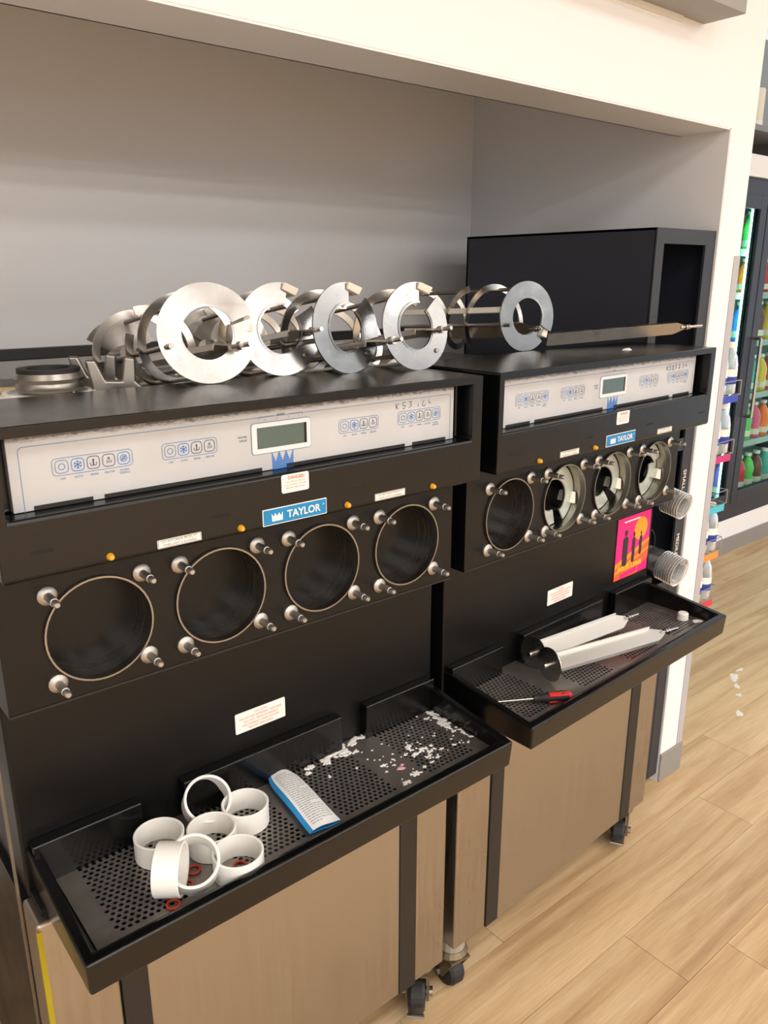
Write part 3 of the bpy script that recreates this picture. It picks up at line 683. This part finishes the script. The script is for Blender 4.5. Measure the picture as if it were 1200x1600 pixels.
# clutter behind the hood at the far left
ld = thing('plastic_tub', 'flat white plastic tub behind the nearer hood at the left', 'tub', (.165, .240, 1.326))
MB().lathe([(0, .0), (.064, .0), (.068, .004), (.070, .052), (.066, .056), (0, .056)], 36, 'Z').obj('disc', M_white, ld, smooth=True)
MB().lathe([(.056, .056), (.062, .056), (.062, .060), (.056, .060)], 32, 'Z', closed=True).obj('raised_rim', M_white, ld, smooth=True)
rg = thing('metal_ring', 'dark grey metal ring stacked on the white tub', 'ring', (.172, .250, 1.3864))
MB().lathe([(.030, 0), (.046, 0), (.048, .006), (.046, .012), (.049, .018), (.046, .026), (.032, .026)], 32, 'Z', closed=True).obj('band', M_ssd, rg, smooth=True)
MB().lathe([(.030, .026), (.044, .026), (.044, .032), (.030, .032)], 32, 'Z', closed=True).obj('gasket', M_rubber, rg, smooth=True)
st = thing('wooden_stick', 'tan wooden stick lying behind the nearer hood at the left', 'stick', (.04, .42, 1.372))
MB().tube((0, 0, 0), (.14, -.03, -.002), .008, 12, .006).obj('shaft', M_tan, st, smooth=True)
MB().tube((.14, -.03, -.002), (.152, -.0325, -.0022), .0065, 12).obj('tip', M_ssd, st, smooth=True)
for k, (x, y, z, rz, lab) in enumerate(((.272, .200, 1.3262, -18, 'cast metal arm nearest the white tub behind the hood'), (.268, .262, 1.3262, -30, 'cast metal arm leaning farther back behind the hood'))):
    a = thing('cast_arm', lab, 'machine part', (x, y, z), (0, R(-14), R(rz)), 'cast arms behind the hood'); a.scale = (1.2, 1.2, 1.3)
    MB().poly([(-.05, .0), (.03, .0), (.036, .03), (.022, .05), (.030, .075), (.018, .080), (.006, .055), (-.012, .060), (-.016, .085), (-.028, .088), (-.030, .055), (-.046, .050), (-.052, .062), (-.060, .056), (-.056, .03)], -.005, .005).obj('body', M_ssd, a, bevel=.003)
    MB().lathe([(.004, -.008), (.008, -.008), (.008, .008), (.004, .008)], 14, 'Y', (-.012, 0, .040), closed=True).obj('boss', M_ssd, a, smooth=True)

# ------------------------------------------------------------------ things on the nearer drip tray
ZG = .7366
ring_me = MB().lathe([(.0345, 0), (.036, .001), (.036, .032), (.0362, .035), (.0345, .036), (.0322, .035), (.0318, .004), (.0318, 0)], 40, 'Z', closed=True).mesh('plastic_ring'); ring_me.materials.append(M_white)
ring_me.polygons.foreach_set('use_smooth', [True] * len(ring_me.polygons)); ring_me.set_sharp_from_angle(angle=R(50))
for (x, y, z), rot, lab in (((.302, -.032, ZG), (0, 0, 0), 'white plastic ring standing next to the blue and white packet'),
                            ((.235, -.051, ZG), (0, 0, 40), 'white plastic ring in the middle of the cluster of rings'),
                            ((.170, -.014, ZG), (0, 0, 90), 'white plastic ring at the left of the cluster'),
                            ((.240, -.120, ZG), (0, 0, 140), 'white plastic ring with one red seal inside it'),
                            ((.262, .024, ZG + .0185), (42, 0, -12), 'white plastic ring tilted up at the back of the cluster'),
                            ((.183, -.096, ZG + .0220), (36, 0, -23), 'white plastic ring leaning forward with two red seals inside'),
                            ((.136, -.084, ZG + .0365), (90, 0, 52), 'white plastic ring tipped onto its edge')):
    o = link('plastic_ring', ring_me, None, (x, y, z), tuple(R(a) for a in rot)); tag(o, lab, 'ring', 'white plastic rings')
or_me = MB().torus(.0085, .0019, 24, 8).mesh('rubber_seal'); or_me.materials.append(M_red); or_me.polygons.foreach_set('use_smooth', [True] * len(or_me.polygons))
for (x, y, z), rot, lab in (((.191, -.078, ZG + .0022), (0, 0, 0), 'red rubber seal at the back inside the leaning ring'),
                            ((.170, -.098, ZG + .0022), (0, 0, 0), 'red rubber seal at the front inside the leaning ring'),
                            ((.140, -.120, ZG + .0022), (0, 0, 0), 'red rubber seal lying outside the rings by the tray edge'),
                            ((.246, -.112, ZG + .0022), (0, 0, 0), 'red rubber seal inside the upright ring nearest the tray edge')):
    o = link('rubber_seal', or_me, None, (x, y, z), tuple(R(a) for a in rot)); tag(o, lab, 'seal', 'red rubber seals')
# packet
pk = thing('sachet', 'opened blue and white sachet lying on the nearer drip tray', 'sachet', (.393, -.043, ZG), (0, 0, R(-6)))
nx, ny = 10, 16; vs = []; fs = []
def pk_w(v): return .0245 + .003 * v - (.009 * max(0, (.22 - v) / .22) ** 1.6)
pts = {}
b = MB()
for side in (1, -1):
    for j in range(ny + 1):
        for i in range(nx + 1):
            u = i / nx * 2 - 1; v = j / ny
            wd = pk_w(v); yy = .084 - .170 * v + (-.006 * u if j == 0 else 0)
            h = .0075 * (1 - u * u) ** .6 * (4 * (v + .05) * (1.05 - v)) ** .5
            vs.append((u * wd, yy, .0085 + side * h + .0008 * math.sin(9 * v + 4 * u)))
    base = 0 if side == 1 else (nx + 1) * (ny + 1)
    for j in range(ny):
        for i in range(nx):
            q = base + j * (nx + 1) + i; fs.append((q, q + 1, q + nx + 2, q + nx + 1) if side == -1 else (q, q + nx + 1, q + nx + 2, q + 1))
b.add(vs, fs); pouch = b.obj('pouch', M_pktb, pk, smooth=True, fix=False)
# white printed face following the top surface
b = MB(); vs = []; fs = []
for j in range(ny + 1):
    for i in range(nx + 1):
        u = -.76 + i / nx * 1.72; v = .04 + .96 * j / ny; wd = pk_w(v); h = .0075 * (max(0, 1 - u * u)) ** .6 * (4 * (v + .05) * (1.05 - v)) ** .5
        vs.append((u * wd, .084 - .170 * v, .0091 + h + .0008 * math.sin(9 * v + 4 * u)))
for j in range(ny):
    for i in range(nx):
        q = j * (nx + 1) + i; fs.append((q, q + nx + 1, q + nx + 2, q + 1))
face = b.add(vs, fs).obj('printed_face', M_pktw, pk, smooth=True, fix=False)
b = MB(); rnd = random.Random(3)
for q in range(26):
    v = .13 + q * .032; wd = pk_w(v); u = -.60
    while u < .78:
        l = rnd.uniform(.10, .30); u1 = min(u + l, .82)
        h = [.0096 + .0075 * (1 - uu * uu) ** .6 * (4 * (v + .05) * (1.05 - v)) ** .5 + .0008 * math.sin(9 * v + 4 * uu) for uu in (u, u1)]
        yy = .084 - .170 * v
        b.add([(u * wd, yy, h[0]), (u1 * wd, yy, h[1]), (u1 * wd, yy - .0016, h[1]), (u * wd, yy - .0016, h[0])], [(0, 3, 2, 1)])
        u = u1 + .05
        if q in (0, 9, 17, 25) and u > .1: break
b.obj('fine_print', mat('pale_print', (150, 154, 158), .6), face, fix=False)
# foam splashes
def blob(b, x, y, z, rx, ry, h, seed, ang=0, n=18):
    rnd = random.Random(seed); ph = [rnd.uniform(0, 6.28) for _ in range(4)]; ca, sa = math.cos(ang), math.sin(ang)
    vs = [(x, y, z + h)]
    for rr, hh in ((.55, .85), (1, 0)):
        for k in range(n):
            t = 2 * math.pi * k / n; m = 1 + .22 * math.sin(2 * t + ph[0]) + .16 * math.sin(3 * t + ph[1]) + .10 * math.sin(5 * t + ph[2])
            a, c = rx * rr * m * math.cos(t), ry * rr * m * math.sin(t)
            vs.append((x + ca * a - sa * c, y + sa * a + ca * c, z + h * hh))
    b.add(vs, [(0, 1 + k, 1 + (k + 1) % n) for k in range(n)] + [(1 + k, 1 + n + k, 1 + n + (k + 1) % n, 1 + (k + 1) % n) for k in range(n)])
fb = MB()
FOAM = [(.562, .040, .026, .008), (.515, .034, .016, .007), (.742, .02, .005, .026), (.735, -.015, .008, .018), (.505, .030, .020, .010), (.530, .022, .018, .007), (.548, .012, .014, .004), (.455, .022, .011, .008), (.447, .010, .007, .005), (.490, .014, .008, .006), (.600, .044, .014, .005), (.618, .038, .006, .004),
        (.655, .045, .006, .005), (.690, .046, .010, .006), (.676, .040, .010, .004), (.735, .035, .006, .020), (.738, .0, .005, .026), (.730, -.035, .006, .018), (.742, -.065, .004, .022), (.720, .012, .012, .003), (.712, .032, .004, .004),
        (.628, -.040, .006, .010), (.640, -.060, .014, .004), (.655, -.072, .010, .004), (.622, -.062, .010, .004), (.665, -.060, .004, .004), (.640, -.082, .007, .003), (.610, -.052, .005, .003), (.672, -.080, .006, .003),
        (.585, -.050, .004, .003), (.575, -.064, .003, .003), (.560, -.054, .007, .003), (.553, -.070, .003, .003), (.590, -.105, .010, .006), (.561, -.115, .008, .004), (.612, -.100, .004, .004), (.632, -.098, .004, .003), (.650, -.095, .005, .003),
        (.700, -.085, .005, .003), (.690, -.040, .004, .002), (.725, -.095, .004, .003), (.470, -.020, .003, .004), (.52, -.03, .003, .003), (.60, .0, .003, .002)]
for k, (x, y, rx, ry) in enumerate(FOAM):
    rnd2 = random.Random(k)
    blob(fb, x, y, ZG, rx * .62, ry * .62, min(.0014, .3 * min(rx, ry)), k, rnd2.uniform(-.5, .5))
    for q in range(7):
        t = rnd2.uniform(0, 6.28); e = rnd2.uniform(.45, 1.05); m = rnd2.uniform(.22, .45) * min(max(rx, ry), 2.2 * min(rx, ry))
        blob(fb, x + rx * e * math.cos(t), y + ry * e * math.sin(t), ZG + .0001 * q, m, m * rnd2.uniform(.7, 1.1), min(.0009, .3 * m), 50 * k + q, t, 12)
for k in range(40):
    rnd2 = random.Random(100 + k); blob(fb, rnd2.uniform(.55, .73), rnd2.uniform(-.115, .02), ZG, rnd2.uniform(.001, .0025), rnd2.uniform(.001, .0025), .001, 200 + k, 0, 8)
tag(fb.obj('milk_foam', M_foam, None, smooth=True, fix=False), 'white milk foam splashed over the right end of the nearer drip tray', 'foam', kind='stuff')
fb = MB(); blob(fb, .578, -.078, ZG, .008, .005, .002, 5); blob(fb, .586, -.072, ZG, .003, .003, .002, 9)
tag(fb.obj('pink_drip', M_pinkfoam, None, smooth=True, fix=False), 'small pink drip among the foam on the nearer drip tray', 'drip')

# ------------------------------------------------------------------ things on the farther drip tray
def rot_to(dx, dy, dz): return (math.atan2(dz, math.hypot(dx, dy)), 0, math.atan2(-dx, dy))
# rotors: origin at pin collar, +Y towards the disc
def place_rotor(lab, disc, pin, roll):
    a = Vector(w2(*pin)); d = Vector(w2(*disc)); v = (d - a); L = v.length
    return rotor(lab, a, rot_to(*v), L=L, roll=roll, wid=.018, pinl=.045, m=mat('rotor_steel', (222, 221, 217), .42, metal=.7), group='rotors on the farther drip tray')
place_rotor('stainless rotor lying at the back of the farther drip tray', (.232, .000, .7745), (.566, -.018, .760), -36)
place_rotor('stainless rotor lying nearer the front rim of the farther drip tray', (.213, -.055, .7745), (.552, -.122, .765), -20)
a = Vector(w2(.176, -.137, .7505)); d = Vector(w2(.057, -.043, .7415)); v = (d - a)
sd = thing('screwdriver', 'red and black handled screwdriver on the farther drip tray', 'screwdriver', a, rot_to(*v))
L = v.length
MB().lathe([(0, 0), (.006, .001), (.0105, .008), (.0115, .020), (.0100, .036), (.0105, .050), (.0085, .060), (.0065, .066), (.0085, .072), (.0085, .076), (0, .076)], 12, 'Y').obj('handle', M_rubber, sd, smooth=True)
for k in range(3):
    g_ = MB(); aa = R(90 + k * 120)
    g_.hexa([(-.006, .004, .0065), (.006, .004, .0065), (.006, .048, .0085), (-.006, .048, .0085)], [(-.0045, .006, .0105), (.0045, .006, .0105), (.004, .046, .0122), (-.004, .046, .0122)])
    g_.obj('red_grip', M_handle, sd, rot=(0, R(-30 + k * 120), 0), bevel=.0012)
MB().lathe([(0, -.0006), (.007, .0005), (.0098, .006), (.010, .009), (0, .009)], 12, 'Y').obj('end_cap', M_handle, sd, smooth=True)
MB().tube((0, .074, 0), (0, L, 0), .0027, 10, .0022).obj('shaft', M_ss, sd, smooth=True)
cp_ = thing('bottle_cap', 'small white round cap at the right end of the farther drip tray', 'cap', w2(.712, -.085, ZG))
MB().lathe([(0, .018), (.0105, .018), (.0125, .016), (.0130, .0), (0, 0)], 28, 'Z').obj('shell', M_white, cp_, smooth=True)
MB().lathe([(.0128, .001), (.0136, .001), (.0136, .003), (.0128, .003)], 28, 'Z', closed=True).obj('rim', M_white, cp_, smooth=True)
fb = MB(); blob(fb, 0, 0, 0, .016, .008, .004, 2)
tag(fb.obj('foam_dab', M_foam, None, w2(.545, .030, ZT), smooth=True, fix=False), 'white dab of foam on top of the farther machine', 'foam')
fb = MB(); blob(fb, 0, 0, 0, .012, .010, .003, 12); 
tag(fb.obj('foam_puddle', M_foam, None, w2(.728, -.115, ZG), smooth=True, fix=False), 'white foam puddle in the front corner of the farther drip tray', 'foam')
fb = MB(); blob(fb, 2.722, .353, .0002, .030, .018, .001, 21, .4); blob(fb, 2.66, .31, .0002, .02, .01, .001, 22, .4); blob(fb, 2.80, .37, .0002, .02, .008, .001, 25); blob(fb, 2.60, .27, .0002, .015, .008, .001, 26)
tag(fb.obj('floor_spill', M_spill, None, smooth=True, fix=False), 'larger white splash on the floor right of the pier', 'spill')
fb = MB(); blob(fb, 2.469, .201, .0002, .022, .012, .001, 23, .3)
tag(fb.obj('floor_spill', M_spill, None, smooth=True, fix=False), 'small white splash on the floor nearer the pier', 'spill')

# ------------------------------------------------------------------ wire rack and bottles on the pier's edge
def zr(z): return 1.5464 + (z - 1.5464) * .955
rk = thing('wire_rack', 'wire bottle rack with coloured strips hung behind the white pier', 'rack', (1.995, YW + .02, zr(.50)))
zb0 = zr(.50)
xs0, xs1 = .0, .132
cols = [('blue_strip', (44, 60, 170)), ('magenta_strip', (190, 40, 110)), ('teal_strip', (70, 180, 200)), ('orange_strip', (240, 140, 60)), ('red_strip', (206, 50, 70))]
zs = [zr(1.195), zr(1.008), zr(.843), zr(.683), zr(.512)]
MB().box(-.004, .0, .0, .10, 0.0, zr(1.40) - zb0).obj('back_plate', M_wire, rk)
for (nm, c), z in zip(cols, zs):
    q = z - zb0
    wb = MB().path([(xs0, 0, q + .042), (xs1, 0, q + .042), (xs1, .060, q + .042), (xs0, .060, q + .042)], .0013).path([(xs0, 0, q), (xs1, 0, q), (xs1, .060, q), (xs0, .060, q)], .0013)
    for xx in (xs0, xs1): wb.tube((xx, 0, q), (xx, 0, q + .042), .0013, 6).tube((xx, .060, q), (xx, .060, q + .042), .0013, 6)
    for xx in (.03, .06, .09): wb.tube((xx, 0, q), (xx, .060, q), .0012, 6)
    bk = wb.obj('basket', M_wire, rk)
    MB().box(xs0, .114, -.004, -.0015, q - .020, q + .001).obj(nm, mat(nm, c, .4), bk)
bprof = [(0, 0), (.024, 0), (.026, .004), (.026, .050), (.0245, .055), (.026, .060), (.026, .085), (.022, .108), (.013, .128), (.0115, .132), (.0115, .140), (0, .140)]
bot_me = MB().lathe(bprof, 20, 'Z').mesh('bottle'); bot_me.materials.append(M_bottle); bot_me.polygons.foreach_set('use_smooth', [True] * len(bot_me.polygons))
cap_me = MB().lathe([(0, .151), (.0125, .151), (.0135, .149), (.0135, .134), (.0115, .134)], 18, 'Z').mesh('cap'); cap_me.materials.append(M_white)
lab_me = MB().lathe([(.0264, .030), (.0264, .062)], 20, 'Z').mesh('label_wrap'); lab_me.materials.append(mat('bottle_label_blue', (40, 60, 150), .4))
lab2_me = MB().lathe([(.0265, .052), (.0265, .074)], 20, 'Z').mesh('label_band'); lab2_me.materials.append(M_label)
for z, nm in zip(zs, ('blue', 'magenta', 'teal', 'orange', 'red')):
    if nm == 'teal': continue
    for x, sd_ in ((.046, 'left'), (.102, 'right')):
        o = link('water_bottle', bot_me, None, (1.995 + x, YW + .02 + .030, z + .0016)); tag(o, 'clear water bottle on the %s of the wire basket with the %s strip' % (sd_, nm), 'bottle', 'water bottles in the wire rack')
        link('cap', cap_me, o); link('label_wrap', lab_me, o); link('label_band', lab2_me, o)

# ------------------------------------------------------------------ glass-door cooler beyond the pier
cl = thing('drinks_cooler', 'black framed glass-door drinks cooler beyond the white pier', 'cooler', (2.4, YF, .208))
def cbx(nm, x0, x1, y0, y1, z0, z1, m, par=None, **k): return MB().box(x0 - 2.4, x1 - 2.4, y0 - YF, y1 - YF, z0 - .208, z1 - .208).obj(nm, m, par or cl, **k)
cbx('base', 2.4, 5.8, YF, YF + .70, .208, .30, M_frame); cbx('top_frame', 2.4, 5.8, YF, YF + .70, 1.94, 2.02, M_frame)
cbx('back_panel', 2.4, 5.8, YF + .68, YF + .70, .30, 1.94, M_coolin); cbx('floor_panel', 2.4, 5.8, YF + .02, YF + .68, .30, .31, M_coolin)
cbx('side_wall', 2.4, 2.43, YF, YF + .70, .30, 1.94, M_frame); cbx('side_wall', 5.77, 5.80, YF, YF + .70, .30, 1.94, M_frame)
for a, b_ in ((2.45, 3.28), (3.29, 4.07), (4.08, 4.92), (4.93, 5.75)):
    d = MB().box(a - 2.4, a - 2.4 + .065, -.02, .02, .10, 1.73).box(b_ - 2.4 - .065, b_ - 2.4, -.02, .02, .10, 1.73).box(a - 2.335, b_ - 2.465, -.02, .02, .10, .165).box(a - 2.335, b_ - 2.465, -.02, .02, 1.665, 1.73).obj('door', M_frame, cl, bevel=.004)
    MB().box(a - 2.4 + .065, b_ - 2.4 - .065, -.004, .004, .165, 1.665).obj('glass_pane', M_glass, d)
    hx = a - 2.4 + .035
    MB().path([(hx, -.02, 1.02), (hx, -.055, 1.02), (hx, -.055, .60), (hx, -.02, .60)], .009, 10).obj('handle', M_ss, d)
for a in (3.285, 4.075, 4.925):
    cbx('led_strip', a - .012, a + .012, YF + .045, YF + .06, .36, 1.88, M_led)
SZ = [.32, .62, .90, 1.20, 1.46, 1.68]
for z in SZ[1:]:
    s = cbx('shelf', 2.45, 5.75, YF + .07, YF + .62, z - .012, z, mat('shelf_wire', (150, 176, 174), .4))
    MB().box(2.45 - 2.4, 5.75 - 2.4, .066, .07, z - .208 - .03, z - .208 + .004).obj('price_rail', mat('price_rail', (170, 196, 190), .4), s)
cprof = [(0, 0), (.030, 0), (.033, .006), (.033, .060), (.030, .080), (.033, .10), (.033, .125), (.024, .160), (.013, .182), (.013, .195), (.016, .196), (.016, .212), (0, .212)]
PAL = [('orange', (238, 120, 40)), ('red', (200, 50, 60)), ('yellow', (232, 200, 60)), ('green', (90, 190, 90)), ('blue', (60, 120, 200)), ('pink', (220, 90, 130)), ('brown', (110, 70, 56)), ('teal', (70, 170, 160)), ('purple', (120, 90, 170))]
dm = {}
for nm, c in PAL:
    b = MB().lathe(cprof, 16, 'Z'); me = b.mesh('drink_bottle'); me.materials.append(mat('drink_' + nm, c, .3)); me.polygons.foreach_set('use_smooth', [True] * len(me.polygons)); dm[nm] = me
cap2 = MB().lathe([(.0165, .195), (.0165, .213), (0, .2135)], 14, 'Z').mesh('cap'); cap2.materials.append(M_white)
lb2 = MB().lathe([(.0335, .022), (.0335, .056)], 16, 'Z').mesh('label_wrap'); lb2.materials.append(mat('drink_label', (230, 226, 210), .4))
rows = {0: ['purple', 'teal', 'red', 'green', 'brown', 'teal'], 1: ['red', 'yellow', 'green', 'pink', 'orange', 'blue'], 2: ['brown', 'green', 'teal', 'yellow', 'pink', 'red'], 3: ['blue', 'pink', 'brown', 'yellow', 'green', 'orange'], 4: ['orange', 'blue', 'red', 'teal', 'yellow', 'green'], 5: ['green', 'blue', 'pink', 'orange', 'teal', 'red']}
ordn = ['lowest', 'second lowest', 'third lowest', 'third highest', 'second highest', 'highest']
kth = ['first', 'second', 'third', 'fourth', 'fifth', 'sixth']
for r_, lst in rows.items():
    for k, c in enumerate(lst):
        x = 4.20 + k * .105
        sc = min(1.0, ((SZ[r_ + 1] if r_ < 5 else 1.92) - SZ[r_] - .04) / .214)
        o = link('drink_bottle', dm[c], None, (x, YF + .125, SZ[r_] + (.0105 if r_ == 0 else .0005) - (.02 if r_ == 0 else 0) + .0)); o.scale = (1.25, 1.25, sc)
        tag(o, '%s drink bottle %s from the left on the %s cooler shelf' % (c, kth[k], ordn[r_]), 'bottle', 'drinks in the cooler')
        link('cap', cap2, o); link('label_wrap', lb2, o)
    for k in range(2):
        x = 3.72 + k * .13
        o = link('drink_bottle', dm[lst[(k + 3) % 6]], None, (x, YF + .125, SZ[r_] + (-.0095 if r_ == 0 else .0005))); o.scale = (1.25, 1.25, min(1.0, ((SZ[r_ + 1] if r_ < 5 else 1.92) - SZ[r_] - .04) / .214))
        tag(o, '%s drink bottle on the %s cooler shelf, %s one nearest the pier' % (lst[(k + 3) % 6], ordn[r_], ('left', 'right')[k]), 'bottle', 'drinks in the cooler')
        link('cap', cap2, o); link('label_wrap', lb2, o)
# shelf with white tubs above the cooler
sh = thing('wall_shelf', 'grey shelf on the wall above the drinks cooler', 'shelf', (3.2, YF, 2.235))
MB().box(0, 2.4, 0, .5, 0, .02).obj('board', M_base, sh, bevel=.002); MB().box(0, 2.4, -.003, .0, -.004, .022).obj('front_edge', M_ssd, sh)
for q in (.1, 1.2, 2.3): MB().box(q, q + .02, .02, .5, -.115, 0).obj('bracket', M_ssd, sh)
for k, x in enumerate((3.90, 3.99)):
    t_ = thing('white_tube', ('tall white tube on the shelf above the cooler, nearest the pier', 'tall white tube on the shelf above the cooler, farther from the pier')[k], 'tube', (x, YF + .06, 2.2555), group='white tubes above the cooler')
    MB().lathe([(0, 0), (.032, 0), (.034, .004), (.034, .170), (.028, .178), (0, .178)], 20, 'Z').obj('body', M_cream, t_, smooth=True)
    MB().lathe([(.0345, .0), (.036, .0), (.036, .03), (.0345, .03)], 20, 'Z', closed=True).obj('foot_band', M_white, t_, smooth=True)
